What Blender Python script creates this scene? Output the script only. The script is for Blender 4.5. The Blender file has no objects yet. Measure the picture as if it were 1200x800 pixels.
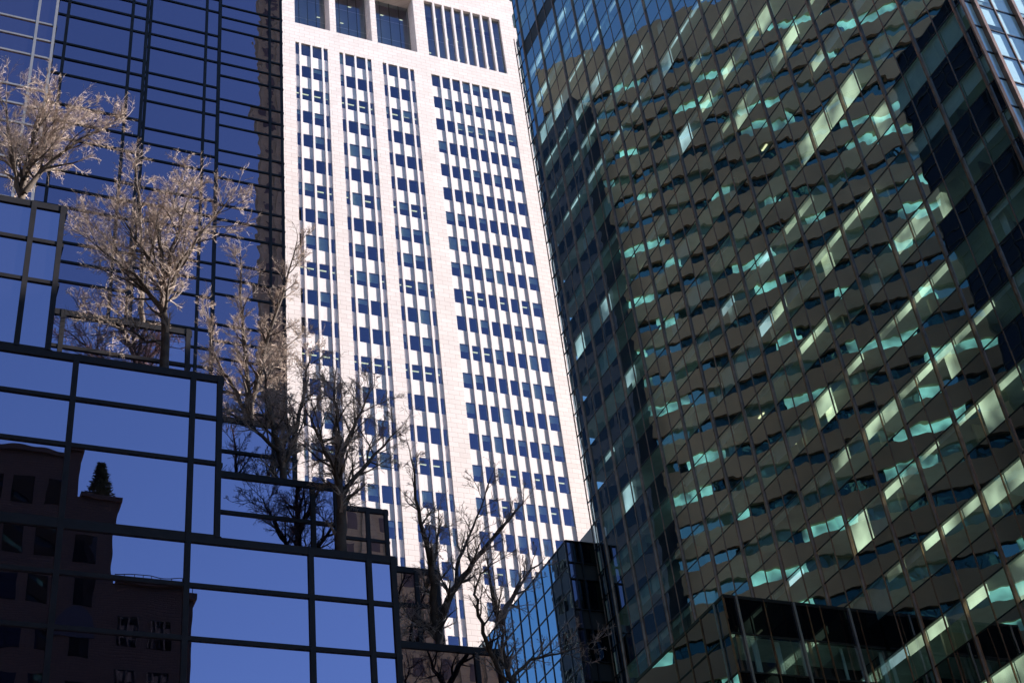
import bpy, math, random
from mathutils import Vector, Matrix

S = bpy.context.scene
C = S.collection

# ------------------------------------------------------------------ camera
# world axes: x = along the avenue fronts (to the right), y = down the side street, z = up; camera at the origin
R = ((0.9190511734866743, -0.3800456527291384, -0.10445210555297715),
     (0.15718307504109455, 0.5964418820888844, -0.7871153423805783),
     (0.3614393744923105, 0.706981175938902, 0.6078973560023557))
FPX = 1712.17
cam_data = bpy.data.cameras.new('camera')
cam = bpy.data.objects.new('camera', cam_data)
C.objects.link(cam)
cam.matrix_world = Matrix(((R[0][0], -R[1][0], -R[2][0], 0),
                           (R[0][1], -R[1][1], -R[2][1], 0),
                           (R[0][2], -R[1][2], -R[2][2], 0),
                           (0, 0, 0, 1)))
cam_data.sensor_width = 36.0
cam_data.lens = 36.0 * FPX / 1200.0
cam_data.clip_start = 0.1
cam_data.clip_end = 5000
S.camera = cam

# ------------------------------------------------------------------ light
SUN = Vector((1.0, -0.28, 0.50)).normalized()
w = bpy.data.worlds.new('World')
S.world = w
w.use_nodes = True
nt = w.node_tree
bg = nt.nodes['Background']
sky = nt.nodes.new('ShaderNodeTexSky')
sky.sky_type = 'NISHITA'
sky.sun_disc = False
sky.sun_elevation = math.asin(SUN.z)
sky.sun_rotation = math.atan2(SUN.x, SUN.y)
sky.air_density = 1.0
sky.dust_density = 0.3
sky.ozone_density = 7.0
nt.links.new(sky.outputs[0], bg.inputs[0])
bg.inputs[1].default_value = 0.075
sd = bpy.data.lights.new('sun', 'SUN')
sd.energy = 5.0
sd.angle = math.radians(0.5)
sd.color = (1.0, 0.91, 0.82)
so = bpy.data.objects.new('sun', sd)
C.objects.link(so)
so.rotation_euler = SUN.to_track_quat('Z', 'Y').to_euler()
so.location = (60, -40, 80)

S.view_settings.view_transform = 'Standard'
S.view_settings.look = 'None'
S.view_settings.gamma = 1
S.view_settings.use_curve_mapping = False
S.view_settings.exposure = 1.9
S.render.engine = 'CYCLES'
S.cycles.max_bounces = 10
S.cycles.glossy_bounces = 5
S.cycles.transparent_max_bounces = 16
S.cycles.caustics_reflective = False
S.cycles.caustics_refractive = False

random.seed(5)
GZ = -1.7        # the ground; the camera is at eye height

# ------------------------------------------------------------------ helpers
class MB:
    """collects shapes, then links them as ONE mesh object"""
    def __init__(s):
        s.v = []; s.f = []
    def quad(s, a, b, c, d):
        n = len(s.v); s.v += [tuple(a), tuple(b), tuple(c), tuple(d)]; s.f.append((n, n+1, n+2, n+3)); return s
    def hexa(s, p):
        n = len(s.v); s.v += [tuple(q) for q in p]
        for f in ((0, 3, 2, 1), (4, 5, 6, 7), (0, 1, 5, 4), (1, 2, 6, 5), (2, 3, 7, 6), (3, 0, 4, 7)):
            s.f.append(tuple(n+i for i in f))
        return s
    def box(s, x0, x1, y0, y1, z0, z1):
        return s.hexa([(x0, y0, z0), (x1, y0, z0), (x1, y1, z0), (x0, y1, z0),
                       (x0, y0, z1), (x1, y0, z1), (x1, y1, z1), (x0, y1, z1)])
    def prism(s, poly, z0, z1):
        n = len(s.v); k = len(poly)
        s.v += [(x, y, z0) for x, y in poly] + [(x, y, z1) for x, y in poly]
        for i in range(k):
            j = (i+1) % k
            s.f.append((n+i, n+j, n+k+j, n+k+i))
        s.f.append(tuple(range(n+k-1, n-1, -1))); s.f.append(tuple(range(n+k, n+2*k)))
        return s
    def tube(s, pts, rad, sides=5):
        n0 = len(s.v); k = len(pts)
        t0 = (pts[1]-pts[0]).normalized()
        a = t0.orthogonal().normalized()
        for i in range(k):
            t = (pts[min(i+1, k-1)]-pts[max(i-1, 0)])
            t = t.normalized() if t.length > 1e-9 else t0
            a = (a - t*a.dot(t))
            a = a.normalized() if a.length > 1e-6 else t.orthogonal().normalized()
            b = t.cross(a)
            for q in range(sides):
                an = 2*math.pi*q/sides
                p = pts[i] + a*(math.cos(an)*rad[i]) + b*(math.sin(an)*rad[i])
                s.v.append((p.x, p.y, p.z))
        for i in range(k-1):
            for q in range(sides):
                r = (q+1) % sides
                s.f.append((n0+i*sides+q, n0+i*sides+r, n0+(i+1)*sides+r, n0+(i+1)*sides+q))
        s.f.append(tuple(n0+(k-1)*sides+q for q in range(sides)))
        return s
    def add(s, o):
        n = len(s.v); s.v += o.v; s.f += [tuple(i+n for i in f) for f in o.f]; return s
    def build(s, name, m, parent=None, smooth=False):
        base = root_loc(parent)
        me = bpy.data.meshes.new(name)
        me.from_pydata([(x-base[0], y-base[1], z-base[2]) for x, y, z in s.v], [], s.f)
        me.materials.append(m)
        if smooth:
            me.polygons.foreach_set('use_smooth', [True]*len(me.polygons))
        o = bpy.data.objects.new(name, me)
        C.objects.link(o)
        o.parent = parent
        return o

def root_loc(p):
    x = y = z = 0.0
    while p is not None:
        x += p.location.x; y += p.location.y; z += p.location.z; p = p.parent
    return (x, y, z)

def thing(name, label, cat, loc, group=None):
    o = bpy.data.objects.new(name, None); C.objects.link(o)
    o.location = loc; o.empty_display_size = 1
    o['label'] = label; o['category'] = cat
    if group: o['group'] = group
    return o

def proj_area(vs):
    xs = []; ys = []
    for x, y, z in vs:
        c = R[2][0]*x + R[2][1]*y + R[2][2]*z
        if c < 0.5: return 0
        xs.append(600 + FPX*(R[0][0]*x + R[0][1]*y + R[0][2]*z)/c)
        ys.append(400 + FPX*(R[1][0]*x + R[1][1]*y + R[1][2]*z)/c)
    a = min(max(xs), 1200)-max(min(xs), 0); b = min(max(ys), 800)-max(min(ys), 0)
    return a*b if a > 0 and b > 0 else 0

def emit(root, name, items, mt, limit=100):
    """one part object per item; past the limit the smallest in the photograph become one mesh"""
    items = sorted(items, key=lambda m: -proj_area(m.v))
    out = []
    keep = items if len(items) <= limit else items[:limit]
    for it in keep: out.append(it.build(name, mt, root))
    rest = items[len(keep):]
    if rest:
        m = MB()
        for it in rest: m.add(it)
        o = m.build(name, mt, root); o['kind'] = 'stuff'
    return out

# ------------------------------------------------------------------ materials
def mat(name):
    m = bpy.data.materials.new(name); m.use_nodes = True
    return m, m.node_tree, m.node_tree.nodes, m.node_tree.links

def plain(name, col, rough=0.6, metal=0.0, var=0.15, scale=1.5, spec=0.5, bump=0.0):
    m, t, N, L = mat(name)
    b = N['Principled BSDF']
    b.inputs['Roughness'].default_value = rough
    b.inputs['Metallic'].default_value = metal
    b.inputs['Specular IOR Level'].default_value = spec
    g = N.new('ShaderNodeNewGeometry')
    n = N.new('ShaderNodeTexNoise'); n.inputs['Scale'].default_value = scale; n.inputs['Detail'].default_value = 5
    L.new(g.outputs['Position'], n.inputs['Vector'])
    r = N.new('ShaderNodeValToRGB')
    r.color_ramp.elements[0].position = 0.3; r.color_ramp.elements[1].position = 0.7
    r.color_ramp.elements[0].color = tuple(c*(1-var) for c in col)+(1,)
    r.color_ramp.elements[1].color = tuple(min(1, c*(1+var)) for c in col)+(1,)
    L.new(n.outputs[0], r.inputs[0]); L.new(r.outputs[0], b.inputs['Base Color'])
    if bump:
        n2 = N.new('ShaderNodeTexNoise'); n2.inputs['Scale'].default_value = scale*8; n2.inputs['Detail'].default_value = 6
        L.new(g.outputs['Position'], n2.inputs['Vector'])
        bp = N.new('ShaderNodeBump'); bp.inputs['Strength'].default_value = 0.6; bp.inputs['Distance'].default_value = bump
        L.new(n2.outputs[0], bp.inputs['Height']); L.new(bp.outputs[0], b.inputs['Normal'])
    return m

def mirror_glass(name, tint, ior, inner, through=0.0, tcol=(0.62, 0.80, 0.76), wave=0.004, wscale=0.7, wave2=0.0, stretch=(1, 1, 1)):
    """coated facade glass: fresnel mirror over a dark body (or over a see-through tint)"""
    m, t, N, L = mat(name)
    N.remove(N['Principled BSDF'])
    out = N['Material Output']
    g = N.new('ShaderNodeNewGeometry')
    mp = N.new('ShaderNodeMapping'); mp.inputs['Scale'].default_value = stretch
    L.new(g.outputs['Position'], mp.inputs['Vector'])
    n1 = N.new('ShaderNodeTexNoise'); n1.inputs['Scale'].default_value = wscale; n1.inputs['Detail'].default_value = 0.0
    L.new(mp.outputs[0], n1.inputs['Vector'])
    bp = N.new('ShaderNodeBump'); bp.inputs['Strength'].default_value = 1.0; bp.inputs['Distance'].default_value = wave
    L.new(n1.outputs[0], bp.inputs['Height'])
    nrm = bp.outputs[0]
    if wave2:
        n2 = N.new('ShaderNodeTexNoise'); n2.inputs['Scale'].default_value = wscale*3.2; n2.inputs['Detail'].default_value = 0.0
        L.new(mp.outputs[0], n2.inputs['Vector'])
        b2 = N.new('ShaderNodeBump'); b2.inputs['Strength'].default_value = 1.0; b2.inputs['Distance'].default_value = wave2
        L.new(n2.outputs[0], b2.inputs['Height']); L.new(nrm, b2.inputs['Normal']); nrm = b2.outputs[0]
    f0 = ((ior-1)/(ior+1))**2
    lw = N.new('ShaderNodeLayerWeight'); lw.inputs['Blend'].default_value = 0.5
    pw = N.new('ShaderNodeMath'); pw.operation = 'POWER'; pw.inputs[1].default_value = 5.0
    L.new(lw.outputs['Facing'], pw.inputs[0])
    fr = N.new('ShaderNodeMapRange'); fr.inputs[3].default_value = f0; fr.inputs[4].default_value = 1.0
    L.new(pw.outputs[0], fr.inputs[0])
    gl = N.new('ShaderNodeBsdfGlossy'); gl.inputs['Roughness'].default_value = 0.0
    gl.inputs['Color'].default_value = tint+(1,)
    L.new(nrm, gl.inputs['Normal'])
    df = N.new('ShaderNodeBsdfDiffuse'); df.inputs['Color'].default_value = inner+(1,)
    body = df.outputs[0]
    if through > 0:
        tr = N.new('ShaderNodeBsdfTransparent'); tr.inputs['Color'].default_value = tuple(c*through/0.6 for c in tcol)+(1,)
        body = tr.outputs[0]
    mx = N.new('ShaderNodeMixShader')
    L.new(fr.outputs[0], mx.inputs[0]); L.new(body, mx.inputs[1]); L.new(gl.outputs[0], mx.inputs[2])
    L.new(mx.outputs[0], out.inputs['Surface'])
    return m

def stone_blocks(name, c1, c2, mortar, bw, bh, swap='xz', rough=0.7):
    m, t, N, L = mat(name)
    b = N['Principled BSDF']; b.inputs['Roughness'].default_value = rough
    g = N.new('ShaderNodeNewGeometry'); sx = N.new('ShaderNodeSeparateXYZ'); cx = N.new('ShaderNodeCombineXYZ')
    L.new(g.outputs['Position'], sx.inputs[0])
    ad = N.new('ShaderNodeMath'); ad.operation = 'ADD'
    L.new(sx.outputs['X'], ad.inputs[0]); L.new(sx.outputs['Y'], ad.inputs[1])
    L.new(ad.outputs[0], cx.inputs['X']); L.new(sx.outputs['Z'], cx.inputs['Y'])
    br = N.new('ShaderNodeTexBrick')
    br.inputs['Scale'].default_value = 1.0
    br.inputs['Brick Width'].default_value = bw; br.inputs['Row Height'].default_value = bh
    br.inputs['Mortar Size'].default_value = 0.022; br.inputs['Mortar Smooth'].default_value = 0.3
    br.inputs['Color1'].default_value = c1+(1,); br.inputs['Color2'].default_value = c2+(1,); br.inputs['Mortar'].default_value = mortar+(1,)
    L.new(cx.outputs[0], br.inputs['Vector'])
    n = N.new('ShaderNodeTexNoise'); n.inputs['Scale'].default_value = 0.35; n.inputs['Detail'].default_value = 6
    L.new(g.outputs['Position'], n.inputs['Vector'])
    mr = N.new('ShaderNodeMapRange'); mr.inputs[3].default_value = 0.86; mr.inputs[4].default_value = 1.1
    L.new(n.outputs[0], mr.inputs[0])
    mu = N.new('ShaderNodeMix'); mu.data_type = 'RGBA'; mu.blend_type = 'MULTIPLY'; mu.inputs[0].default_value = 1
    L.new(br.outputs['Color'], mu.inputs[6]); L.new(mr.outputs[0], mu.inputs[7])
    L.new(mu.outputs[2], b.inputs['Base Color'])
    bp = N.new('ShaderNodeBump'); bp.inputs['Strength'].default_value = 0.5; bp.inputs['Distance'].default_value = 0.02; bp.invert = True
    L.new(br.outputs['Fac'], bp.inputs['Height']); L.new(bp.outputs[0], b.inputs['Normal'])
    return m

def glow(name, col, strength, base):
    m = plain(name, base, 0.8)
    b = m.node_tree.nodes['Principled BSDF']
    b.inputs['Emission Color'].default_value = col+(1,)
    b.inputs['Emission Strength'].default_value = strength
    return m

M = {}
M['granite'] = stone_blocks('pale_granite', (0.60, 0.54, 0.53), (0.545, 0.485, 0.475), (0.34, 0.26, 0.25), 1.3, 0.62)
M['granite_panel'] = plain('granite_panel', (0.59, 0.535, 0.535), 0.7, var=0.06, scale=0.5)
M['white_win'] = mirror_glass('office_window_glass', (0.66, 0.60, 0.90), 2.5, (0.006, 0.009, 0.02), through=0.4, wave=0.0006, wscale=0.3)
M['dark_room'] = plain('dark_room', (0.05, 0.05, 0.055), 0.9)
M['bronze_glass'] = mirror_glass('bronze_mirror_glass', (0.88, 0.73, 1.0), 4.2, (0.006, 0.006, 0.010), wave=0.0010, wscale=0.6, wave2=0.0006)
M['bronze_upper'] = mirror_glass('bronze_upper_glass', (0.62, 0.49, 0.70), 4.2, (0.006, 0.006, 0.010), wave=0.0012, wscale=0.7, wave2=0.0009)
M['front_glass'] = mirror_glass('clear_front_glass', (0.9, 0.95, 1.0), 1.9, (0, 0, 0), through=0.72, tcol=(0.60, 0.73, 0.80), wave=0.001, wscale=0.5)
M['bronze_side'] = mirror_glass('bronze_side_glass', (0.35, 0.42, 0.55), 1.35, (0.006, 0.006, 0.010), wave=0.0005, wscale=0.5)  # darker copy of the bronze glass; a dark reflection put into the tint
M['bronze_frame'] = plain('dark_bronze_frame', (0.014, 0.014, 0.018), 0.5, 0.0, var=0.2, scale=3, spec=0.2)
M['core'] = plain('core_black', (0.015, 0.015, 0.018), 0.8)
M['roof'] = plain('roof_gravel', (0.25, 0.23, 0.21), 0.95, var=0.3, scale=6)
M['green_glass'] = mirror_glass('green_vision_glass', (0.82, 0.94, 0.95), 4.2, (0, 0, 0), through=0.72, wave=0.0095, wscale=0.30, wave2=0.0018, stretch=(1, 1, 1.3))
M['green_spandrel'] = mirror_glass('green_spandrel_glass', (0.82, 0.94, 0.95), 4.2, (0.010, 0.013, 0.013), wave=0.0095, wscale=0.30, wave2=0.0018, stretch=(1, 1, 1.3))
M['copper_mullion'] = plain('copper_brown_mullion', (0.30, 0.165, 0.10), 0.32, 0.9, var=0.25, scale=2)
M['black_frame'] = plain('black_frame', (0.018, 0.017, 0.017), 0.35, 0.3, var=0.2, scale=3)
M['ceiling'] = glow('self_glowing_ceiling', (0.62, 1.0, 0.86), 0.02, (0.30, 0.33, 0.31))  # faint glow put into the ceilings to brighten the rooms
M['blind'] = plain('roller_blind', (0.78, 0.80, 0.74), 0.9, var=0.08, scale=2)
M['blind_sun_glow'] = glow('bounced_sun_blind', (0.95, 1.0, 0.70), 0.15, (0.78, 0.78, 0.66))  # emission stands for sunlight bounced onto the blinds
def mottle(m, lo, hi, sc):
    N = m.node_tree.nodes; L = m.node_tree.links
    g = N.new('ShaderNodeNewGeometry'); n = N.new('ShaderNodeTexNoise'); n.inputs['Scale'].default_value = sc; n.inputs['Detail'].default_value = 2
    r = N.new('ShaderNodeMapRange'); r.inputs[1].default_value = 0.35; r.inputs[2].default_value = 0.7; r.inputs[3].default_value = lo; r.inputs[4].default_value = hi
    L.new(g.outputs['Position'], n.inputs['Vector']); L.new(n.outputs[0], r.inputs[0]); L.new(r.outputs[0], N['Principled BSDF'].inputs['Emission Strength'])
M['teal_sky_glint'] = glow('sky_glint_window', (0.36, 1.0, 0.86), 0.25, (0.5, 0.7, 0.66))  # emission stands for bright sky reflected in these panes
M['blind_day_glow'] = glow('daylight_glow_blind', (0.72, 0.92, 1.0), 0.14, (0.78, 0.8, 0.8))  # emission stands for daylight falling on the blinds
mottle(M['blind_sun_glow'], 0.02, 0.36, 0.45)
mottle(M['teal_sky_glint'], 0.02, 0.40, 0.5)
mottle(M['ceiling'], 0.0, 0.010, 0.13)
mottle(M['blind_day_glow'], 0.05, 0.34, 0.4)
M['partition'] = plain('office_partition', (0.42, 0.42, 0.38), 0.9, var=0.25, scale=0.7)
M['louver'] = plain('black_louver', (0.02, 0.018, 0.014), 0.6, var=0.3, scale=0.6)
M['lamp'] = glow('fluorescent_lamp', (1.0, 0.85, 0.5), 0.5, (0.8, 0.75, 0.6))
M['blue_glass'] = mirror_glass('blue_mirror_glass', (0.60, 0.86, 1.0), 4.6, (0.008, 0.012, 0.02), wave=0.002, wscale=0.8, wave2=0.0010)
M['black_glass'] = mirror_glass('black_glass', (0.6, 0.7, 0.8), 1.5, (0.004, 0.004, 0.005), wave=0.001, wscale=0.6)
M['silver_sunlit'] = plain('silver_and_sunlit_frame', (0.36, 0.34, 0.32), 0.35, 0.7, var=0.1, scale=2)  # silver wing mullions; also the paler copy for tower frames in sun
M['bark'] = plain('grey_bark', (0.075, 0.06, 0.052), 0.85, var=0.35, scale=4, spec=0.2, bump=0.02)
M['twig'] = plain('pale_twig', (0.37, 0.30, 0.26), 0.8, var=0.3, scale=3, spec=0.2)
M['brown_stone'] = stone_blocks('brown_brick', (0.075, 0.048, 0.030), (0.06, 0.038, 0.024), (0.04, 0.03, 0.022), 0.5, 0.16)
M['band_stone'] = plain('brown_concrete', (0.62, 0.40, 0.235), 0.85, var=0.12, scale=0.25)
M['teal_glass'] = mirror_glass('teal_window_glass', (0.42, 0.80, 0.80), 2.8, (0.01, 0.025, 0.03), wave=0.004, wscale=0.8, wave2=0.002)
M['tan_stone'] = stone_blocks('tan_limestone', (0.60, 0.47, 0.25), (0.52, 0.41, 0.22), (0.34, 0.26, 0.15), 1.4, 0.7)
M['tan_slot'] = plain('bronze_window', (0.16, 0.115, 0.08), 0.4, var=0.5, scale=0.3)
M['dark_tower'] = plain('dark_blue_cladding', (0.012, 0.02, 0.04), 0.5, var=0.3, scale=0.4)
M['needles'] = plain('conifer_needles', (0.03, 0.05, 0.025), 0.8, var=0.4, scale=6)
M['asphalt'] = plain('asphalt', (0.05, 0.05, 0.052), 0.9, var=0.2, scale=1.5, bump=0.01)
M['paving'] = stone_blocks('pavement_slabs', (0.30, 0.29, 0.27), (0.27, 0.26, 0.245), (0.16, 0.15, 0.14), 1.5, 1.5)
M['paint'] = plain('road_paint', (0.75, 0.75, 0.72), 0.7, var=0.08)
M['earth'] = plain('city_ground', (0.16, 0.155, 0.15), 0.95, var=0.2, scale=0.2)

# ------------------------------------------------------------------ the ground
def struct(name, mb, m):
    o = mb.build(name, m); o['kind'] = 'structure'; return o
struct('ground', MB().quad((-1500, -1500, GZ), (1500, -1500, GZ), (1500, 1500, GZ), (-1500, 1500, GZ)), M['earth'])
struct('avenue', MB().quad((-400, 4, GZ+.004), (400, 4, GZ+.004), (400, 22, GZ+.004), (-400, 22, GZ+.004)), M['asphalt'])
struct('side_street', MB().quad((23, 22, GZ+.004), (38, 22, GZ+.004), (38, 400, GZ+.004), (23, 400, GZ+.004)), M['asphalt'])
pv = MB().box(-400, 23, 22, 30, GZ, GZ+.13).box(38, 400, 22, 33.2, GZ, GZ+.13).box(15.95, 23, 30, 116.7, GZ, GZ+.13).box(38, 44.9, 33.2, 79, GZ, GZ+.13).box(-400, 400, -6, 4, GZ, GZ+.13)
struct('pavement', pv, M['paving'])
pm = MB()
for i in range(-30, 30):
    if not 22 < i*6 < 39:
        pm.quad((i*6, 12.9, GZ+.008), (i*6+3, 12.9, GZ+.008), (i*6+3, 13.1, GZ+.008), (i*6, 13.1, GZ+.008))
struct('road_markings', pm, M['paint'])

# ------------------------------------------------------------------ facade builder
def facade(A, B, zs, mids, panes, mull, trans, glass_of, fw=0.15, fd=0.09, tw=0.13, jit=0.002, top_w=None, skip_end=False):
    """a glazed wall from plan point A to plan point B (outside on the right-hand side of A->B), rows at zs, mullions at distances mids along it"""
    a = Vector((A[0], A[1], 0)); b = Vector((B[0], B[1], 0))
    u = (b-a); Ln = u.length; u.normalize()
    n = Vector((u.y, -u.x, 0))
    us = [0.0]+sorted(m for m in mids if 0.05 < m < Ln-0.05)+[Ln]
    zs = sorted(zs)
    for i in range(len(us)-1):
        for k in range(len(zs)-1):
            t1 = random.gauss(0, jit); t2 = random.gauss(0, jit)
            wd = us[i+1]-us[i]; h = zs[k+1]-zs[k]
            ps = []
            for (e, q) in ((0, 0), (1, 0), (1, 1), (0, 1)):
                off = (e-.5)*wd*t1 + (q-.5)*h*t2
                p = a + u*(us[i]+e*wd) + n*off; p.z = zs[k]+q*h
                ps.append(p)
            panes.setdefault(glass_of(i, k), []).append(MB().quad(*ps))
    def bar(u0, u1, z0, z1, d, back=0.05):
        p0 = a+u*u0; p1 = a+u*u1
        f = []
        for z in (z0, z1):
            for q, o in ((p0, d), (p1, d), (p1, -back), (p0, -back)):
                r = q + n*o; f.append((r.x, r.y, z))
        return MB().hexa(f)
    ends = us[1:-1]
    for m in ends:
        mull.append(bar(m-fw/2, m+fw/2, zs[0], zs[-1], fd))
    if not skip_end:
        mull.append(bar(Ln-fw, Ln+0.001, zs[0], zs[-1], fd+0.004))
    for k, z in enumerate(zs):
        t = tw
        if k == len(zs)-1 and top_w: t = top_w
        if k == 0: trans.append(bar(0, Ln-fw*0.5, z, z+t/2, fd-0.012))
        else:
            trans.append(bar(0, Ln-fw*0.5, z-(t if k == len(zs)-1 else t/2), z+(0 if k == len(zs)-1 else t/2), fd-0.012))

# ------------------------------------------------------------------ the terraced mirror-glass tower on the left
def terraced_tower():
    root = thing('glass_tower', 'dark blue mirror-glass tower stepping down in planted terraces on the left', 'skyscraper', (0, 45, GZ))
    L1, L2, L3, L4 = 27.78, 22.94, 18.17, 13.40
    xs = [2.6, 6.9, 11.3, 15.9]; ys = [30.0, 34.3, 38.4, 42.7, 47.0, 51.2, 55.5]
    XL = -14.0; YB = 65.0
    panes = {}; mull = []; trans = []; mull2 = []; trans2 = []
    def prof(x0i, y0i):
        p = [(XL, ys[y0i])]; yi = y0i
        for xi in range(x0i, 4):
            p.append((xs[xi], ys[yi])); yi += 1
            if xi < 3: p.append((xs[xi], ys[yi]))
        p.append((xs[3], YB))
        return p
    levels = [(L1, L2, prof(0, 0)), (L2, L3, prof(1, 0)), (L3, L4, prof(2, 0)), (L4, GZ, prof(3, 0))]
    core = MB(); roof = MB()
    def rows(zt, zb):
        z = [zt]
        while z[-1] > zb+0.5:
            for d in (1.33, 1.35, 2.12):
                if z[-1]-d > zb+0.3: z.append(z[-1]-d)
                else: z.append(zb); break
        return sorted(set(round(q, 3) for q in z if q >= zb-0.001))
    special = {0: [-6.4, -3.5, -1.12, 1.79], 1: [-5.6, -2.6, 0.3, 3.24, 6.15], 2: [-5.6, -2.6, 0.3, 3.24, 6.15, 9.13, 10.6], 3: [-5.6, -2.6, 0.3, 3.24, 6.15, 9.13, 12.2, 15.1]}
    def do_profile(p, zs, idx, top_w):
        for i in range(len(p)-1):
            A, B = p[i], p[i+1]
            Ln = math.hypot(B[0]-A[0], B[1]-A[1])
            if A[1] == B[1]:
                if i == 0: mids = [m-A[0] for m in special[idx]]
                else: mids = [Ln-0.76, Ln-3.68]
            else:
                mids = [0.75, Ln-0.75] if Ln < 6 else [0.75+2.9*k for k in range(12) if 0.75+2.9*k < Ln-0.4]
            silver = idx == 9 and i == 0  # sunlit bay: sun put into its frames as a paler metal
            facade(A, B, zs, mids, panes, mull2 if silver else mull, trans2 if silver else trans, lambda a, b, k=('u' if idx == 9 else 'g') if A[1] == B[1] else 's': k, fw=0.11 if silver else 0.135, fd=0.06, tw=0.09 if silver else 0.11, top_w=top_w)  # silver: the sunlit bay, sun put into its frames as a paler metal
        q = [(x-(0.1 if x > XL else 0), y+0.1) for x, y in p]+[(XL, YB)]
        return q
    for idx, (zt, zb, p) in enumerate(levels):
        q = do_profile(p, rows(zt, zb), idx, 0.2)
        core.prism(q, zb+0.02, zt-0.12)
        roof.prism([(x-0.12, y+0.12) for x, y in q], zt-0.11, zt-0.05)
    # the shaft above the terraces
    p = [(XL, 42.7), (2.5, 42.7), (2.5, 47), (6.9, 47), (6.9, 51.2), (11.3, 51.2), (11.3, 55.5), (15.9, 55.5), (15.9, YB)]
    ZT = 96.6
    zs = [L1]
    k = -6
    while 53.6+4*k < ZT:
        for d in (-2.07, -1.03, 0):
            z = 53.6+4*k+d
            if z > L1+0.4: zs.append(z)
        k += 1
    special[9] = [1.74, -1.19, -1.93, -4.9, -5.6]
    q = do_profile(p, zs, 9, 0.2)
    core.prism(q, L1+0.02, zs[-1]-0.12)
    roof.prism([(x-0.12, y+0.12) for x, y in q], zs[-1]-0.11, zs[-1]-0.05)
    core.build('core_wall', M['core'], root)
    roof.build('roof', M['roof'], root)
    emit(root, 'glass_pane', panes['g'], M['bronze_glass'])
    emit(root, 'side_pane', panes['s'], M['bronze_side'])
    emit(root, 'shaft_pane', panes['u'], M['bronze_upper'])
    emit(root, 'mullion', mull, M['bronze_frame'])
    emit(root, 'transom', trans, M['bronze_frame'])
    emit(root, 'sunlit_mullion', mull2, M['silver_sunlit'])
    emit(root, 'sunlit_transom', trans2, M['silver_sunlit'])
    return root
terraced_tower()

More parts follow.
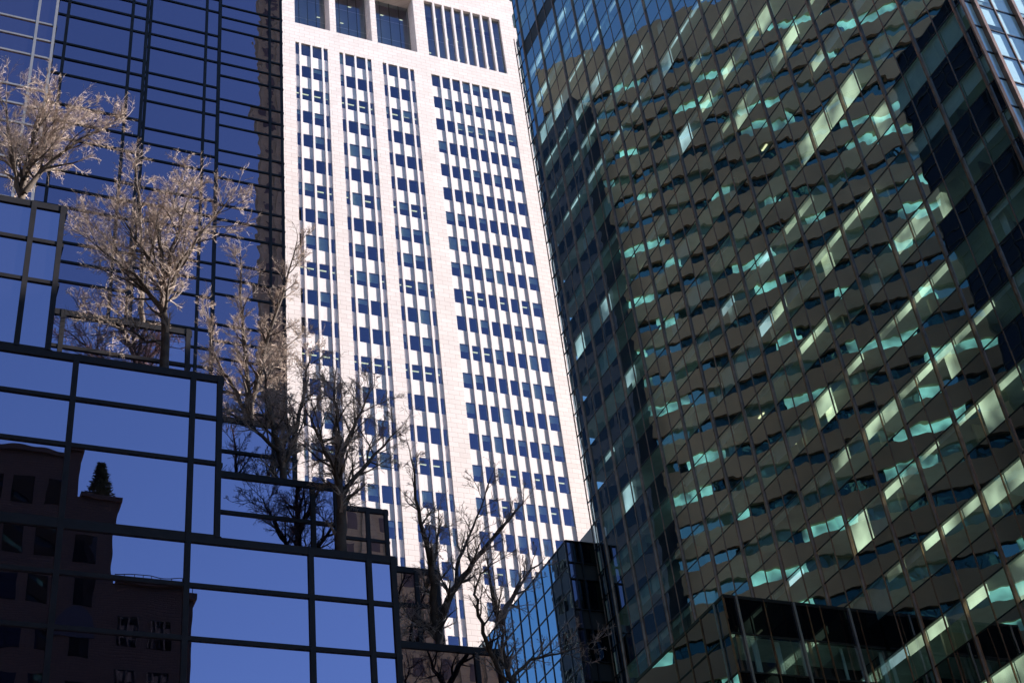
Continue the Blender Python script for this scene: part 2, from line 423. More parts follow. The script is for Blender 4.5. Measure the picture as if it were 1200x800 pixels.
# ------------------------------------------------------------------ the pale granite tower in the middle
def granite_tower():
    Y = 117.0
    root = thing('office_tower', 'white granite office tower with rows of square blue windows between slim fins, in full sun', 'skyscraper', (48, Y+12, GZ))
    XL, XR = 33.2, 67.6
    ZT = 178.0
    groups = [(.3009, .3367), (.3497, .3860), (.3988, .4352), (.4554, .5506)]
    gx = [(a*Y, b*Y) for a, b in groups]
    pitch = .03426*Y; ztop = 1.2243*Y; NR = 26
    zlow = ztop-pitch*NR
    tops = [(.3009*Y, .3405*Y), (.3475*Y, .3885*Y), (.3950*Y, .4415*Y), (.4554*Y, .5506*Y)]
    tz0, tz1 = 1.2555*Y, 1.350*Y
    D = 0.135                                   # set-back of windows and panels behind the wall face
    wall = MB()
    def piers(spans, z0, z1, depth):
        x = XL
        for a, b in spans:
            wall.box(x, a, Y, Y+depth, z0, z1); x = b
        wall.box(x, XR, Y, Y+depth, z0, z1)
    piers(gx, zlow, ztop, 0.9)
    wall.box(XL, XR, Y, Y+2.6, ztop, tz0)
    piers(tops, tz0, tz1, 2.6)
    wall.box(XL, XR, Y, Y+2.6, tz1, ZT)
    wall.box(XL, XR, Y, Y+0.9, GZ, zlow)
    wall.build('wall', M['granite'], root)
    body = MB().box(XL, XR, Y+4.0, Y+26, GZ, ZT-0.4).box(XL, XL+0.5, Y+0.9, Y+4.0, GZ, ZT-0.4).box(XR-0.5, XR, Y+2.6, Y+4.0, GZ, ZT-0.4)
    body.build('body', M['granite_panel'], root)
    room = MB()
    for r in range(NR+1):                       # office floors behind the windows
        z = ztop-pitch*r
        room.box(XL+0.5, XR-0.5, Y+0.95, Y+3.99, z+0.06, z+pitch*0.46)
    room.box(XL+0.5, XR-0.5, Y+3.9, Y+3.99, zlow, ztop)
    room.build('floor_slabs', M['dark_room'], root)
    wins = []; fins = []; span = MB(); lamps = []; blinds = []
    rnd = random.Random(11)
    lampset = set()
    for r in (2, 6, 9, 12, 15): lampset |= {(g, r) for g in (0, 1, 2)}
    lampset |= {(3, r) for r in (2, 9, 11, 15, 16, 18)}
    for gi, (a, b) in enumerate(gx):
        W = b-a
        if gi < 3:
            fc = [.1475, .496, .8415]; fw = 0.245
        else:
            fc = [(i+1)/8-.006 for i in range(7)]; fw = 0.31
        edges = [a]
        for c in fc:
            x = a+c*W
            fins.append(MB().box(x-fw/2, x+fw/2, Y+0.004, Y+0.5, zlow, ztop-0.003)); edges += [x-fw/2, x+fw/2]
        edges.append(b)
        bays = [(edges[i], edges[i+1]) for i in range(0, len(edges), 2)]
        for r in range(NR):
            z1 = ztop-pitch*r; z0 = z1-pitch*0.515
            span.box(a+.003, b-.003, Y+D, Y+D+0.12, z1-pitch+0.002, z0-0.02)
            for bi, (p, q) in enumerate(bays):
                j1 = rnd.gauss(0, .003); j2 = rnd.gauss(0, .004)
                h = (z1-z0)/2; hw = (q-p)/2
                wins.append(MB().quad((p, Y+D+.03-j1*hw-j2*h, z0-.015), (q, Y+D+.03+j1*hw-j2*h, z0-.015), (q, Y+D+.03+j1*hw+j2*h, z1), (p, Y+D+.03-j1*hw+j2*h, z1)))
                if rnd.random() < .28:
                    dd = rnd.choice((.3, .45, .6, 1.0))
                    blinds.append(MB().box(p+.02, q-.02, Y+D+.2, Y+D+.22, z1-(z1-z0)*dd, z1-.02))
                if (gi, r) in lampset and (gi < 3 or rnd.random() < .6):
                    xm = p+0.08+rnd.random()*0.1
                    lamps.append(MB().box(xm, xm+min(0.95, (q-p)*0.8), Y+0.75, Y+0.87, z1-0.42, z1-0.34))
    # the tall recessed openings at the top
    for gi, (a, b) in enumerate(tops):
        yb = Y+2.0 if gi < 3 else Y+0.4
        W = b-a
        nb = 4 if gi < 3 else 8
        if gi == 3:
            for i in range(7):
                x = a+W*(i+1)/8
                fins.append(MB().box(x-.14, x+.14, Y+0.004, Y+0.6, tz0+.003, tz1-.003))
        for i in range(nb):
            p = a+W*i/nb; q = a+W*(i+1)/nb
            for k in range(3):
                z0 = tz0+(tz1-tz0)*k/3; z1 = tz0+(tz1-tz0)*(k+1)/3
                wins.append(MB().quad((p+.03, yb, z0+.03), (q-.03, yb, z0+.03), (q-.03, yb, z1-.03), (p+.03, yb, z1-.03)))
                if rnd.random() < (.5 if gi == 3 else .25):
                    lamps.append(MB().box(p+.15, p+.6, yb+0.18, yb+0.28, z0+1.2, z0+1.27))
        fr = MB()
        for i in range(nb+1):
            p = a+W*i/nb
            fr.box(p-.03, p+.03, yb-.05, yb+.02, tz0, tz1)
        fr.build('window_frame', M['black_frame'], root)
    span.build('spandrel_panels', M['granite_panel'], root)
    emit(root, 'fin', fins, M['granite_panel'])
    emit(root, 'window', wins, M['white_win'])
    emit(root, 'ceiling_lamp', lamps, M['lamp'])
    emit(root, 'blind', blinds, M['blind'])
    return root
granite_tower()

# ------------------------------------------------------------------ the green glass tower on the right
XR_ = 45.0
ZA = [(.9077+.0858*k)*XR_ for k in range(-11, 29)]       # window heads
ZB = [(.9511+.0858*(k-1))*XR_ for k in range(-11, 29)]   # window sills
def green_tower():
    root = thing('glass_office_tower', 'green glass office tower with thin copper-brown mullions mirroring brown bands, filling the right side', 'skyscraper', (60, 56, GZ))
    X0, X1, Y0, Y1 = 45.0, 58.0, 33.4, 77.87
    foot = lambda o: [(X0+o, Y0+o), (X1-o, Y0+o), (X1-o, 41.0), (46.7-o*.3, 79.45-o), (X0+o, 79.45-o)]
    heavy = [1.6623, 1.5923, 1.5239, 1.4547, 1.3841, 1.3118, 1.2419, 1.1741, 1.1027, 1.0331, .963, .8942, .8249, .7554]
    hy = [h*X0 for h in heavy]                       # from the far end to the near corner
    allh = [Y1]+hy+[Y0]
    thin = [(allh[i]+allh[i+1])/2 for i in range(len(allh)-2)]
    zs = sorted(ZA+ZB)
    ZT = zs[-1]; ZB0 = zs[0]
    rnd = random.Random(3)
    vis = []; span = []; louv = []; blinds = []; lit = []; cool = []
    parts_h = []; parts_t = []; trans = []
    cols = sorted(allh+thin, reverse=True)
    band = (ZB[27], ZA[27])                          # the black mechanical floor
    def pane(x, ya, yb, z0, z1, jit):
        t1 = rnd.gauss(0, jit); t2 = rnd.gauss(0, jit)
        wd = (ya-yb)/2; h = (z1-z0)/2
        return MB().quad((x+t1*wd+t2*h, ya, z0), (x-t1*wd+t2*h, yb, z0), (x-t1*wd-t2*h, yb, z1), (x+t1*wd-t2*h, ya, z1))
    drop = {}
    for k in range(len(ZA)):
        run = 0
        for c in range(len(cols)-1):
            if run == 0:
                run = rnd.choice((1, 2, 2, 3, 4, 5)); d = rnd.choice((0, 0.12, 0.18, 0.22, 0.25, 0.3, 0.4, 0.55, 0.9, 1.0, 0, 0.2, 0.0))
            drop[(k, c)] = d; run -= 1
    for c in range(len(cols)-1):
        ya, yb = cols[c], cols[c+1]
        for k in range(len(ZA)):
            z0, z1 = ZB[k], ZA[k]
            if abs(z0-band[0]) < .01:
                louv.append(MB().box(X0+.02, X0+.06, yb, ya, z0, z1))
            else:
                vis.append(pane(X0, ya, yb, z0, z1, 0.003))
                d = drop[(k, c)]
                ym = (ya+yb)/2; zm = z1
                r = ym/X0; s = zm/X0
                # blinds; some glow to stand for bounced sun or daylight
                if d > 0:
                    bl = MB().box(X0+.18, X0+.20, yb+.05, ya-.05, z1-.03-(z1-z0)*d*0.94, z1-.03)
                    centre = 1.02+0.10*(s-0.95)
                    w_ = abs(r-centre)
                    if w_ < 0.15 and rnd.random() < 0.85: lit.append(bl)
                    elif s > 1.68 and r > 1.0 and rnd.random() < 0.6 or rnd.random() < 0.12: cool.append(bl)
                    else: blinds.append(bl)
            zt = ZB[k+1] if k+1 < len(ZB) else z1+1.95
            span.append(pane(X0, ya, yb, z1, zt, 0.003))
    ztop = zs[-1]+1.95
    def bar(y, wdt, dep, z0, z1):
        m = MB()
        m.hexa([(X0-dep, y-wdt*.30, z0), (X0+.05, y-wdt/2, z0), (X0+.05, y+wdt/2, z0), (X0-dep, y+wdt*.30, z0),
                (X0-dep, y-wdt*.30, z1), (X0+.05, y-wdt/2, z1), (X0+.05, y+wdt/2, z1), (X0-dep, y+wdt*.30, z1)])
        return m
    for y in allh: parts_h.append(bar(y, 0.17, 0.12, ZB0, ztop))
    for y in thin: parts_t.append(bar(y, 0.06, 0.035, ZB0, ztop))
    for z in sorted(set(ZA+ZB)):
        trans.append(MB().box(X0-.018, X0+.05, Y0+.12, Y1-.11, z-.032, z+.032))
    # the narrow far corner bays
    zc = 2.335*X0
    strip = []
    for k in range(len(ZA)):
        zt = ZB[k+1] if k+1 < len(ZB) else ZA[k]+1.95
        for z0, z1 in ((ZB[k], ZA[k]), (ZA[k], zt)):
            strip.append(pane(X0, 78.68, Y1+.1, z0, z1, .006))
            if z1 < zc: strip.append(MB().quad((X0+.15+rnd.gauss(0, .008), 79.5, z0), (X0, 78.74, z0), (X0+rnd.gauss(0, .008), 78.74, z1), (X0+.15, 79.5, z1)))
            trans.append(MB().box(X0-.04, X0+.04, Y1+.1, (79.55 if z1 < zc else 78.72), z0-.03, z0+.03))
    parts_t.append(bar(78.71, 0.06, 0.04, ZB0, ztop))
    parts_t.append(bar(79.53, 0.05, 0.03, ZB0, zc))
    # the near face round the corner, turned to the avenue and the sun
    fcols = [(45.72, 1), (47.08, 0), (48.5, 1)]
    x = 48.5
    while x+2.82 < X1-.3:
        fcols += [(x+1.41, 0), (x+2.82, 1)]; x += 2.82
    fx = [X0]+[c for c, h in fcols]+[X1]
    front = []
    for i in range(len(fx)-1):
        for j in range(len(zs)-1):
            t1 = rnd.gauss(0, .002); t2 = rnd.gauss(0, .002)
            a, b = fx[i], fx[i+1]; z0, z1 = zs[j], zs[j+1]; wd = (b-a)/2; h = (z1-z0)/2
            front.append(MB().quad((a, Y0+t1*wd+t2*h, z0), (b, Y0-t1*wd+t2*h, z0), (b, Y0-t1*wd-t2*h, z1), (a, Y0+t1*wd-t2*h, z1)))
    for c, h in fcols:
        wdt, dep = (0.2, 0.22) if h else (.07, .05)
        (parts_h if h else parts_t).append(MB().box(c-wdt/2, c+wdt/2, Y0-dep, Y0+.05, ZB0, ztop))
    for z in zs: trans.append(MB().box(X0+.05, X1, Y0-.03, Y0+.05, z-.035, z+.035))
    # storeys inside
    slabs = []
    for k in range(len(ZA)):
        zt = ZB[k+1] if k+1 < len(ZB) else ZA[k]+1.9
        slabs.append(MB().prism(foot(.09), ZA[k]+.02, zt-.25))
    emit(root, 'floor_slab', slabs, M['ceiling'])
    walls = MB()
    for i, y in enumerate(allh[1:-1]):
        if i % 2 == 0: walls.box(X0+1.0, min(X0+6.4, X0+1.2+(79-y)*.27), y-.06, y+.06, GZ, ZT)
    walls.build('partition_wall', M['partition'], root)
    colm = []; colm_glow = []
    for i, y in enumerate(allh[1:-1]):
        for k in range(3, len(ZA)-3):
            if rnd.random() < .22 and y-1.25 > Y0+.3:
                c = MB().box(X0+.45, X0+.8, y-rnd.uniform(.6, 1.2), y-.3, ZB[k]-.02, ZA[k]+.03)
                (colm_glow if abs(y/X0-(1.02+0.10*(ZA[k]/X0-0.95))) < .15 and rnd.random() < .7 else colm).append(c)
    emit(root, 'column', colm, M['blind'])
    emit(root, 'sun_glow_column', colm_glow, M['blind_sun_glow'])  # columns that glow in the band of bounced sun
    MB().prism([(X0+6.5, Y0+.3), (X1-.25, Y0+.3), (X1-.25, 41.2), (X0+6.5, 62.9)], GZ, ZT).build('core_wall', M['core'], root)
    MB().prism(foot(.02), GZ, ZB0-.02).build('base_wall', M['black_frame'], root)
    MB().prism(foot(.02), ztop, ztop+.6).prism([(X1, 41.0), (46.7, 79.45), (46.55, 79.4), (X1-.2, 40.9)], ZB0, ztop).prism([(X1, Y0+.1), (X1, 41), (X1-.15, 40.9), (X1-.15, Y0+.1)], ZB0, ztop).build('roof_and_back_wall', M['core'], root)
    emit(root, 'window', vis, M['green_glass'])
    emit(root, 'spandrel_pane', span, M['green_spandrel'])
    emit(root, 'corner_pane', strip, M['blue_glass'])
    emit(root, 'front_pane', front, M['front_glass'])
    fb = []
    for i in range(len(fx)-1):
        for j in range(len(zs)-1):
            dz = (zs[j+1]-zs[j])*(rnd.choice((1, 1, 1, 1, .9, .75)) if i else 1)
            fb.append(MB().box(fx[i]+.06, fx[i+1]-.06, Y0+.05, Y0+.07, zs[j+1]-dz+.04, zs[j+1]-.05))
    emit(root, 'front_blind', fb, M['blind'])
    emit(root, 'louver_panel', louv, M['louver'])
    emit(root, 'mullion', parts_h, M['copper_mullion'])
    emit(root, 'thin_mullion', parts_t, M['copper_mullion'])
    emit(root, 'transom', trans, M['black_frame'])
    emit(root, 'blind', blinds, M['blind'])
    emit(root, 'sun_glow_blind', lit, M['blind_sun_glow'])
    emit(root, 'day_glow_blind', cool, M['blind_day_glow'])
    lamps = []
    for i in range(16):
        y = rnd.uniform(36, 76); k = rnd.randrange(6, 26); xx = X0+rnd.uniform(.8, 2.2)
        lamps.append(MB().box(xx, xx+.1, y, y+.6, ZA[k]-.05, ZA[k]+.01))
    emit(root, 'ceiling_lamp', lamps, M['lamp'])
    return root
green_tower()

# ------------------------------------------------------------------ the low glass wing in front of it
def low_wing():
    X0, X1, Y0, Y1, ZT = 36.15, 44.9, 52.4, 62.0, 31.6
    root = thing('glass_wing', 'low black glass wing with silver mullions jutting from the foot of the green tower', 'building', (40, 57, GZ))
    zs = [ZT, 29.68, 27.74, 25.8, 23.9, 21.9, 20, 18, 16, 14, 12, 10, 8, 6, 4, 2, GZ]
    panes = {}; mull = []; trans = []; thinm = []
    facade((X0, Y1), (X0, Y0), zs, [Y1-54.7, Y1-56.2, Y1-57.6], panes, thinm, trans, lambda a, b: 'side', fw=.07, fd=.05, tw=.07)
    mull.append(MB().box(X0-.11, X0-.055, 53.17, 53.27, GZ, ZT))
    m2 = []; t2 = []
    facade((X0, Y0), (X1, Y0), zs, [2.2, 4.65, 5.4, 7.6], panes, thinm, t2, lambda a, b: 'vis' if b == len(zs)-3 or b == len(zs)-5 else 'front', fw=.06, fd=.05, tw=.08, skip_end=True)
    for u in (.64, 3.86, 7.05): m2.append(MB().box(X0+u-.06, X0+u+.06, Y0-.14, Y0+.02, GZ, ZT+.004))
    MB().box(X0+.12, X1, Y0+2.4, Y1, GZ, ZT-.05).box(X0+.12, X0+.3, Y0+.12, Y0+2.4, GZ, ZT-.05).box(X0+.3, X1, Y0+.12, Y0+2.4, 29.7, ZT-.05).box(X0+.3, X1, Y0+.12, Y0+2.4, 25.82, 27.72).box(X0+.3, X1, Y0+.12, Y0+2.4, GZ, 23.88).build('core_wall', M['core'], root)
    MB().box(X0+.3, X1, Y0+.3, Y0+2.39, 29.62, 29.69).box(X0+.3, X1, Y0+.3, Y0+2.39, 25.72, 25.81).build('ceiling', M['ceiling'], root)
    rr = random.Random(8)
    for q in range(6):
        cx = X0+1+q*1.4+rr.random()
        MB().box(cx, cx+.12+.2*rr.random(), Y0+.3, Y0+.36, 27.74, 29.6).build('curtain', M['blind'], root)
    emit(root, 'vision_pane', panes['vis'], M['green_glass'])
    MB().box(X0-.02, X1, Y0-.02, Y1, ZT, ZT+.1).build('roof', M['black_frame'], root)
    emit(root, 'side_pane', panes['side'], M['green_spandrel'])
    emit(root, 'front_pane', panes['front'], M['black_glass'])
    emit(root, 'mullion', mull+m2, M['silver_sunlit'])
    emit(root, 'thin_mullion', thinm, M['copper_mullion'])
    emit(root, 'transom', trans+t2, M['black_frame'])
low_wing()

# ------------------------------------------------------------------ the blue glass block behind, in the gap
def blue_block():
    X0, X1, Y0, Y1, ZT = 43.0, 60.0, 80.0, 112.0, 51.35
    root = thing('glass_building', 'low blue glass building with black end wall between the white tower and the green one', 'building', (50, 95, GZ))
    zs = [ZT, 49.35, 47.55, 45.6, 43.75, 41.8, 39.95, 38, 36.1, 34.2, 32.3, 30.4, 28.5, 24, 20, 16, 12, 8, 4, GZ]
    panes = {}; mull = []; trans = []
    mids = [Y1-(80+2.9*i) for i in range(1, 11)]
    facade((X0, Y1), (X0, Y0), zs, mids, panes, mull, trans, lambda a, b: 'side', fw=.1, fd=.06, tw=.07, jit=.003)
    thin = []
    for i in range(11):
        y = 80+2.9*i+1.45
        if y < Y1: thin.append(MB().box(X0-.05, X0+.02, y-.04, y+.04, GZ, ZT))
    m2 = []; t2 = []
    fpan = {}
    zf = [ZT, 49.6, 48.3, 45.95, 44.5, 42.1, 40.7, 38.3, 36.9, 34.5, 33, 28, 24, 20, 16, 12, 8, 4, GZ]
    facade((X0, Y0), (X1, Y0), zf, [.45, 1.06, 2.4, 3.9], fpan, m2, t2, lambda a, b: ('blue' if a == 0 else ('v' if (18-b) % 2 == 1 else 's')), fw=.12, fd=.14, tw=.06, skip_end=True)
    MB().box(X0+.12, X1, Y0+.12, Y1, GZ, ZT-.05).build('core_wall', M['core'], root)
    MB().box(X0+.0, X1, Y0+.0, Y1, ZT, ZT+.06).build('roof', M['louver'], root)
    emit(root, 'side_pane', panes['side'], M['blue_glass'])
    emit(root, 'corner_pane', fpan['blue'], M['bronze_glass'])
    emit(root, 'end_wall_window', fpan['v'], M['black_glass'])
    emit(root, 'end_wall_panel', fpan['s'], M['louver'])
    emit(root, 'mullion', mull+m2, M['black_frame'])
    emit(root, 'thin_mullion', thin, M['black_frame'])
    emit(root, 'transom', trans+t2, M['black_frame'])
    # a pale rooftop cabin
    MB().box(46.6, 53, 81.6, 86.4, ZT+.06, 54.3).build('rooftop_cabin', M['granite_panel'], root)
blue_block()

# ------------------------------------------------------------------ the buildings seen only in the mirrors, plus unseen ones that block light
def brown_building():
    root = thing('brick_building', 'dark brown brick building with stepped roof terraces, mirrored in the lower left panes', 'building', (0, -35, GZ))
    Y = -25.0
    wall = MB().box(-40, 9.97, -45, Y, GZ, 56.3).box(9.97, 12.7, -45, Y, GZ, 52.7).box(12.7, 17.85, -45, Y, GZ, 46.8)
    wall.build('wall', M['brown_stone'], root)
    cop = MB().box(-40, 10.15, -45.1, Y+.25, 56.3, 56.7).box(10.16, 12.9, -45.1, Y+.25, 52.7, 53.1).box(12.91, 18.05, -45.1, Y+.25, 46.8, 47.15)
    cop.build('coping', M['brown_stone'], root)
    win = []
    for (x0, x1, zt) in ((-12, 9.5, 54.5), (10.3, 12.4, 50.6), (13.2, 17.5, 44.6)):
        z = zt
        while z > 24:
            x = x0
            while x+1.3 <= x1:
                win.append(MB().box(x, x+1.3, Y-.02, Y+.03, z-2.0, z)); x += 2.0
            z -= 3.5
    emit(root, 'window', win, M['black_glass'])
    ar = MB()                                           # arched window
    c = Vector((10.6, 0, 43.0)); n = 9
    pts = [(c.x+1.3*math.cos(math.pi*i/n), c.z+2.0*math.sin(math.pi*i/n)) for i in range(n+1)]
    k = len(ar.v)
    for y in (Y+.06, Y+.12):
        ar.v += [(x, y, z) for x, z in pts]
    m = len(pts)
    ar.f.append(tuple(range(m))); ar.f.append(tuple(range(2*m-1, m-1, -1)))
    for i in range(m):
        j = (i+1) % m; ar.f.append((i, m+i, m+j, j))
    ar.build('arched_window', M['dark_tower'], root)
    rail = MB()
    for i in range(9):
        x = 12.95+i*.6
        rail.box(x, x+.04, Y+.02, Y+.06, 47.15, 48.0)
    rail.box(12.95, 17.8, Y+.02, Y+.06, 48.0, 48.05)
    rail.build('railing', M['black_frame'], root)
brown_building()

def conifer():
    t = thing('conifer_tree', 'small dark conifer on the brown terrace, mirrored in the lower left glass', 'tree', (11.5, -25.6, 53.1))
    rnd = random.Random(4)
    m = MB(); b = Vector((11.5, -25.6, 53.1))
    m.tube([b, b+Vector((0, 0, 2.6))], [.07, .02], 6)
    m.build('trunk', M['bark'], t)
    f = MB()
    for i in range(1500):
        h = rnd.random(); h = 0.12+0.88*h
        rr = (1-h)*1.0*rnd.uniform(.1, 1.1)+.03; an = rnd.uniform(0, 6.283)
        p = b+Vector((rr*math.cos(an), rr*math.sin(an), h*2.75-rr*.25))
        d = Vector((math.cos(an), math.sin(an), rnd.uniform(-.3, .5)))*rnd.uniform(.16, .36)
        s = Vector((-math.sin(an), math.cos(an), rnd.uniform(-.4, .4)))*.05
        f.quad(p-s, p+d*.5-s*1.3, p+d, p+s)
    f.build('crown', M['needles'], t)
conifer()

def diagonal_building():
    A = Vector((-5.0, 71.0, 0)); B = Vector((28.6, 104.6, 0))
    root = thing('banded_building', 'brown banded building with ribbon windows, mirrored across the green glass tower', 'building', (8, 92, GZ))
    u = (B-A).normalized(); n = Vector((u.y, -u.x, 0)); Ln = (B-A).length
    ZT = 133.0; P = 3.45
    wall = MB(); win = []
    def ob(m, u0, u1, d0, d1, z0, z1):
        f = []
        for z in (z0, z1):
            for q, o in ((u0, d0), (u1, d0), (u1, d1), (u0, d1)):
                p = A+u*q+n*o; f.append((p.x, p.y, z))
        m.hexa(f)
    ob(wall, 0, Ln, -.5, -12, GZ, ZT-1)
    ob(wall, 0, Ln, 0, -.5, ZT-7.2, ZT)
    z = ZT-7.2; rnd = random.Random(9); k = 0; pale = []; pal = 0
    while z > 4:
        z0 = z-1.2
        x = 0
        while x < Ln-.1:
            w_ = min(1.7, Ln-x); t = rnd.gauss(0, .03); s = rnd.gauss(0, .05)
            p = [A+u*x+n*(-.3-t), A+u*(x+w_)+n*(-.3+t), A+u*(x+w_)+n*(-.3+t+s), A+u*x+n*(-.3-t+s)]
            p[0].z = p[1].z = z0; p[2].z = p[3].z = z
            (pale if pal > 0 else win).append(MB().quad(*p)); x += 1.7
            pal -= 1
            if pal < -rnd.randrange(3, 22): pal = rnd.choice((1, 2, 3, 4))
        ob(wall, 0, Ln, 0, -.5, z0-(P-1.2), z0)
        z -= P; k += 1
    wall.build('wall', M['band_stone'], root)
    m = MB()
    for it in win: m.add(it)
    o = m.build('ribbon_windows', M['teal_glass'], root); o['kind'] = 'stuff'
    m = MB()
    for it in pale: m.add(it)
    o = m.build('sky_glint_windows', M['teal_sky_glint'], root); o['kind'] = 'stuff'  # glowing panes painted in as sky reflections
diagonal_building()

def dark_block():
    root = thing('dark_building', 'dark navy slab, mirrored at the far left edge of the green glass tower', 'building', (27, 104, GZ))
    f = [(27.0, 99.5), (30.2, 107.5), (27.2, 108.7), (24.2, 100.6)]
    MB().prism(f, GZ, 124).build('wall', M['dark_tower'], root)
    A = Vector((27, 99.5, 0)); B = Vector((30.2, 107.5, 0)); u = (B-A).normalized(); n = Vector((u.y, -u.x, 0))
    wins = []
    z = 120
    while z > 20:
        for i in range(5):
            a = A+u*(.4+1.65*i)+n*.03; b = A+u*(.4+1.65*i+1.2)+n*.03
            wins.append(MB().quad((a.x, a.y, z-1.8), (b.x, b.y, z-1.8), (b.x, b.y, z), (a.x, a.y, z)))
        z -= 3.6
    m = MB()
    for it in wins: m.add(it)
    o = m.build('window_rows', M['black_glass'], root); o['kind'] = 'stuff'
dark_block()

def tan_tower():
    root = thing('limestone_tower', 'tall tan limestone tower, mirrored in the right-hand panes of the terraced tower', 'skyscraper', (60, -75, GZ))
    X0, Y0, ZT = 43.0, -55.0, 225.0
    MB().prism([(X0, Y0), (86, Y0), (86, -95), (72, -95)][::-1], GZ, ZT).build('wall', M['tan_stone'], root)
    m = MB()
    for i in range(14):
        x = X0+1.6+i*3
        z = 20
        while z < ZT-4:
            m.box(x, x+1.2, Y0-.02, Y0+.02, z, z+2.0); z += 3.8
    o = m.build('windows', M['tan_slot'], root); o['kind'] = 'stuff'
    pil = MB()
    for i in range(14): pil.box(X0+.4+i*3, X0+1.1+i*3, Y0+.01, Y0+.3, GZ, ZT)
    pil.build('pilasters', M['tan_stone'], root)
tan_tower()

def sun_blocker():  # unseen tower added to keep the sun off the banded building
    root = thing('sun_blocker_tower', 'unseen tower added beyond the green glass tower to block the sun', 'skyscraper', (104, 75, GZ))
    MB().box(96, 112, 62, 88, GZ, 180).build('wall', M['tan_stone'], root)
    m = MB()
    for i in range(7):
        y = 67.3+i*3.2; z = 6
        while z < 176:
            m.box(95.97, 96.03, y-4, y-2.4, z, z+2.1); z += 3.8
    o = m.build('windows', M['black_glass'], root); o['kind'] = 'stuff'
sun_blocker()

def sky_blocker(name, label, x0, x1, y0, y1, zt, face, stone):  # unseen blocks added to cut sky light on terraces and trees
    root = thing(name, label, 'building', ((x0+x1)/2, (y0+y1)/2, GZ))
    MB().box(x0, x1, y0, y1, GZ, zt).build('wall', M[stone], root)
    m = MB(); z = 4
    while z < zt-3:
        if face == 'x':
            y = y0+1.5
            while y < y1-2: m.box(x1-.03, x1+.03, y, y+1.5, z, z+2.1); y += 3.3
        else:
            x = x0+1.5
            while x < x1-2: m.box(x, x+1.5, y1-.03, y1+.03, z, z+2.1); x += 3.3
        z += 3.8
    o = m.build('windows', M['black_glass'], root); o['kind'] = 'stuff'
sky_blocker('sky_blocker_rear', 'unseen dark brick block added behind the viewer to block sky light', -62, -3, -75, -46, 120, 'y', 'brown_stone')
sky_blocker('sky_blocker_left', 'unseen dark brick block added across the avenue to block sky light', -70, -42, -40, 24, 95, 'x', 'brown_stone')

def corner_building():
    root = thing('stone_building', 'stone corner building whose roofline shades the lower terraces', 'building', (74, 10, GZ))
    MB().box(58, 92, -14, 30.6, GZ, 52).box(57.8, 92.2, -14.2, 30.8, 52, 52.6).build('wall', M['tan_stone'], root)
    m = MB()
    for i in range(12):
        y = -12+i*3.5; z = 4
        while z < 49:
            m.box(57.97, 58.03, y, y+1.6, z, z+2.2); z += 4
    o = m.build('windows', M['black_glass'], root); o['kind'] = 'stuff'
corner_building()

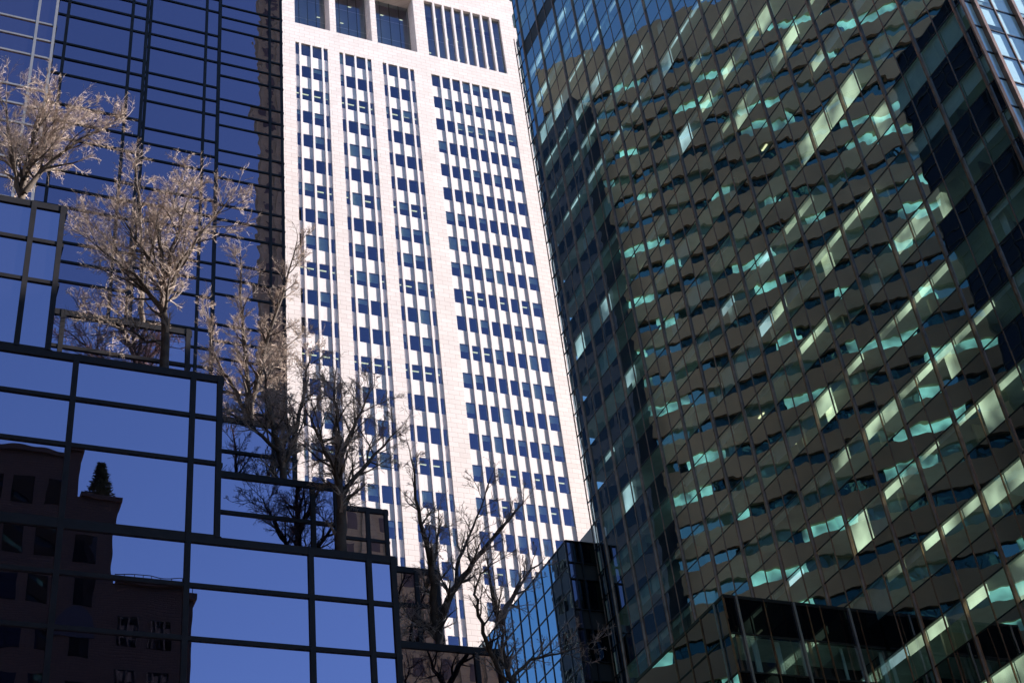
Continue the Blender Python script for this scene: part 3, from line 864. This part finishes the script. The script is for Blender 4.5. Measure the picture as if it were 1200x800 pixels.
# ------------------------------------------------------------------ the bare trees on the terraces
LIMBS = {
'A': [(0.13, [(1.56, 29.75), (1.54, 30.45), (1.58, 31.32), (1.70, 32.59), (1.90, 33.94)]), (0.08, [(1.61, 30.03), (2.04, 30.93), (2.93, 31.98), (3.75, 32.65)]), (0.07, [(1.52, 30.01), (1.18, 31.03), (0.92, 32.18), (0.71, 33.56)]), (0.06, [(1.53, 30.55), (1.73, 31.71), (2.33, 33.33), (2.68, 34.56)])],
'B2': [(0.1, [(5.80, 29.25), (5.74, 30.45), (5.70, 31.87), (5.55, 33.70), (5.32, 35.40), (5.21, 36.57)]), (0.06, [(5.72, 30.80), (5.22, 32.12), (4.47, 33.35), (3.86, 34.22)]), (0.06, [(5.71, 31.51), (6.13, 33.27), (6.63, 34.95), (6.88, 36.23)])],
'B': [(0.14, [(5.83, 24.75), (5.78, 25.93), (5.71, 27.15), (5.65, 28.09), (5.48, 29.20), (5.33, 30.35)]), (0.07, [(5.75, 26.69), (5.05, 27.48), (4.29, 28.17), (3.54, 28.73)]), (0.07, [(5.73, 27.16), (6.10, 28.36), (6.69, 29.50), (7.36, 30.59)]), (0.06, [(5.69, 27.62), (5.30, 28.66), (4.77, 29.53), (4.27, 30.59)]), (0.06, [(5.68, 27.94), (5.94, 29.32), (6.15, 30.56), (6.38, 31.61)]), (0.04, [(5.79, 25.63), (5.13, 25.74), (4.42, 25.96), (3.73, 26.05)])],
'C': [(0.09, [(10.12, 29.22), (9.78, 30.24), (9.32, 31.15), (8.88, 32.39), (8.69, 33.90)]), (0.1, [(10.21, 29.24), (10.08, 30.55), (9.82, 32.00), (9.59, 33.50), (9.45, 35.07)]), (0.09, [(10.29, 29.25), (10.41, 30.80), (10.72, 32.56), (11.16, 34.43), (11.43, 35.93)]), (0.06, [(10.41, 30.61), (11.02, 31.85), (11.89, 33.58), (12.80, 35.11)])],
'D': [(0.12, [(10.26, 24.44), (10.16, 25.45), (9.98, 26.38), (9.79, 27.32), (9.65, 28.64)]), (0.09, [(10.31, 24.69), (10.59, 25.68), (10.86, 27.02), (11.11, 28.41), (11.37, 29.67)]), (0.06, [(10.18, 25.30), (9.44, 25.97), (8.90, 26.36), (8.42, 26.60)])],
'E': [(0.16, [(10.64, 19.53), (10.66, 20.58), (10.65, 21.66), (10.66, 22.78), (10.67, 23.79), (10.63, 24.82)]), (0.08, [(10.67, 20.98), (11.09, 21.86), (11.75, 22.80), (12.57, 23.81)]), (0.07, [(10.66, 21.52), (10.26, 22.43), (9.91, 23.23), (9.61, 23.90)]), (0.07, [(10.66, 22.21), (11.02, 23.26), (11.44, 24.21), (11.74, 25.17)])],
'F': [(0.17, [(14.85, 19.03), (14.86, 19.58), (14.83, 19.88)]), (0.12, [(14.82, 19.77), (15.16, 20.56), (15.60, 21.27), (16.08, 21.91), (16.82, 22.78), (17.5, 23.6)]), (0.12, [(14.83, 19.82), (14.70, 20.68), (14.60, 21.51), (14.28, 22.38), (14.01, 23.40), (13.80, 24.52)]), (0.05, [(14.79, 19.68), (14.46, 19.87), (14.10, 19.78), (13.88, 19.62)]), (0.06, [(15.60, 21.24), (15.74, 22.17), (16.12, 22.97), (16.56, 23.96), (16.89, 24.96)]), (0.06, [(14.63, 21.16), (15.04, 22.23), (15.30, 23.32), (15.49, 24.28)])],
'G': [(0.12, [(15.11, 15.77), (15.09, 16.25), (15.05, 16.97), (15.03, 17.89)]), (0.07, [(15.02, 17.84), (14.85, 18.38), (14.73, 18.83), (14.68, 19.62)]), (0.08, [(15.02, 17.84), (15.37, 18.54), (15.79, 19.11), (16.29, 19.80), (16.89, 20.37)]), (0.07, [(14.95, 16.12), (14.68, 16.70), (14.41, 17.16), (14.18, 17.76), (14.03, 18.25), (14.23, 18.83), (14.69, 19.19)]), (0.05, [(15.16, 16.25), (15.77, 16.86), (16.63, 17.11), (17.57, 17.45)])],
}

def bare_tree(key, base, seed, label, length=2.6, dense=1.0):
    rnd = random.Random(seed)
    b = Vector(base)
    root = thing('bare_tree', label, 'tree', base, 'bare winter trees on the terraces')
    wood = MB(); twigs = MB()
    def path(p, d, L, n, wob, up):
        pts = [p.copy()]; d = d.normalized()
        for i in range(n):
            d = (d + Vector((rnd.gauss(0, wob), rnd.gauss(0, wob), rnd.gauss(0, wob)*.7+up))).normalized()
            p = p + d*(L/n); pts.append(p.copy())
        return pts
    def spawn(pts, rad, L, cnt, lvl, t0):
        n = len(pts)-1
        for c in range(cnt):
            t = t0+(1-t0)*(c+rnd.random())/cnt
            f = min(t*n, n-.001); i = int(f); q = pts[i].lerp(pts[i+1], f-i)
            td = (pts[i+1]-pts[i]).normalized()
            sd = td.orthogonal().normalized(); sd.rotate(Matrix.Rotation(rnd.uniform(0, 6.283), 3, td))
            an = math.radians(rnd.uniform(24, 58))
            nd = td*math.cos(an)+sd*math.sin(an)
            branch(q, nd, L*rnd.uniform(.6, 1.1)*(1-.4*t), max(.006, rad[i]*rnd.uniform(.45, .6)), lvl)
    def branch(p, d, L, r, lvl):
        n = (0, 7, 6, 5, 4)[lvl]
        pts = path(p, d, L, n, (0, .13, .13, .12, .09)[lvl], (0, .03, .05, .04, .02)[lvl])
        lo = (0, .010, .0065, .0045, .0034)[lvl]
        rad = [max(lo, r*(1-.8*i/n)) for i in range(n+1)]
        (wood if lvl < 2 else twigs).tube(pts, rad, (0, 5, 4, 3, 3)[lvl])
        if lvl >= 4: return
        cnt = int((0, 9, 7, 5)[lvl]*dense+rnd.random())
        spawn(pts, rad, L*(0, .62, .66, .70)[lvl], cnt, lvl+1, .2)
    for li, (r0, pl) in enumerate(LIMBS[key]):
        sl = 0 if li == 0 else rnd.uniform(-.45, .45)
        pts = [Vector((x, b.y+sl*(z-pl[0][1])+rnd.gauss(0, .05), z)) for x, z in pl]
        if li == 0:
            pts = [Vector((pts[0].x, b.y, b.z-.05))]+pts
        # finer, slightly crooked path
        fine = []
        for i in range(len(pts)-1):
            for k in range(3):
                q = pts[i].lerp(pts[i+1], k/3)
                if k: q += Vector((rnd.gauss(0, .03), rnd.gauss(0, .05), 0))
                fine.append(q)
        fine.append(pts[-1]); n = len(fine)-1
        rad = [max(.014, r0*(1.15-.95*i/n)) for i in range(n+1)]
        wood.tube(fine, rad, 7)
        tot = sum((fine[i+1]-fine[i]).length for i in range(n))
        spawn(fine, rad, length, int((6+tot*3.2)*dense), 1, .34 if li == 0 and key not in 'CD' else .12)
        spawn(fine, rad, length*.5, int((3+tot*1.5)*dense), 2, .2)
        branch(fine[-1], fine[-1]-fine[-2], length*.6, rad[-1], 2)
    wood.build('trunk', M['bark'], root, smooth=True)
    twigs.build('crown', M['twig'], root)
    return root

L1, L2, L3, L4 = 27.72, 22.88, 18.11, 13.34
bare_tree('A', (1.55, 32.2, L1), 21, 'sunlit bare tree highest on the left, at the frame edge above the top terrace', 1.8, .80)
bare_tree('B2', (5.8, 36.4, L1), 22, 'sunlit bare tree just behind the dark-trunked tree, its pale crown the top of the pair', 1.5, .70)
bare_tree('B', (5.85, 32.3, L2), 23, 'bare tree with black straight trunk and sunlit crown against the glass strip wall', 1.7, .76)
bare_tree('C', (10.15, 40.4, L1), 24, 'pale multi-stemmed bare tree in front of the left edge of the white tower', 1.3, .80)
bare_tree('D', (10.3, 36.4, L2), 25, 'shaded bare tree with forked black trunk directly below the pale multi-stemmed tree', 1.6, .78)
bare_tree('E', (10.65, 32.2, L3), 26, 'black bare tree with thick upright trunk at the end of the middle glass terrace', 1.65, .74)
bare_tree('F', (14.85, 36.3, L3), 29, 'black bare tree with wide crooked fork beside the brown-mirroring panes, before the white tower', 1.3, .62)
bare_tree('G', (15.1, 32.2, L4), 30, 'lowest black bare tree, in front of the low blue glass building', 1.25, .56)
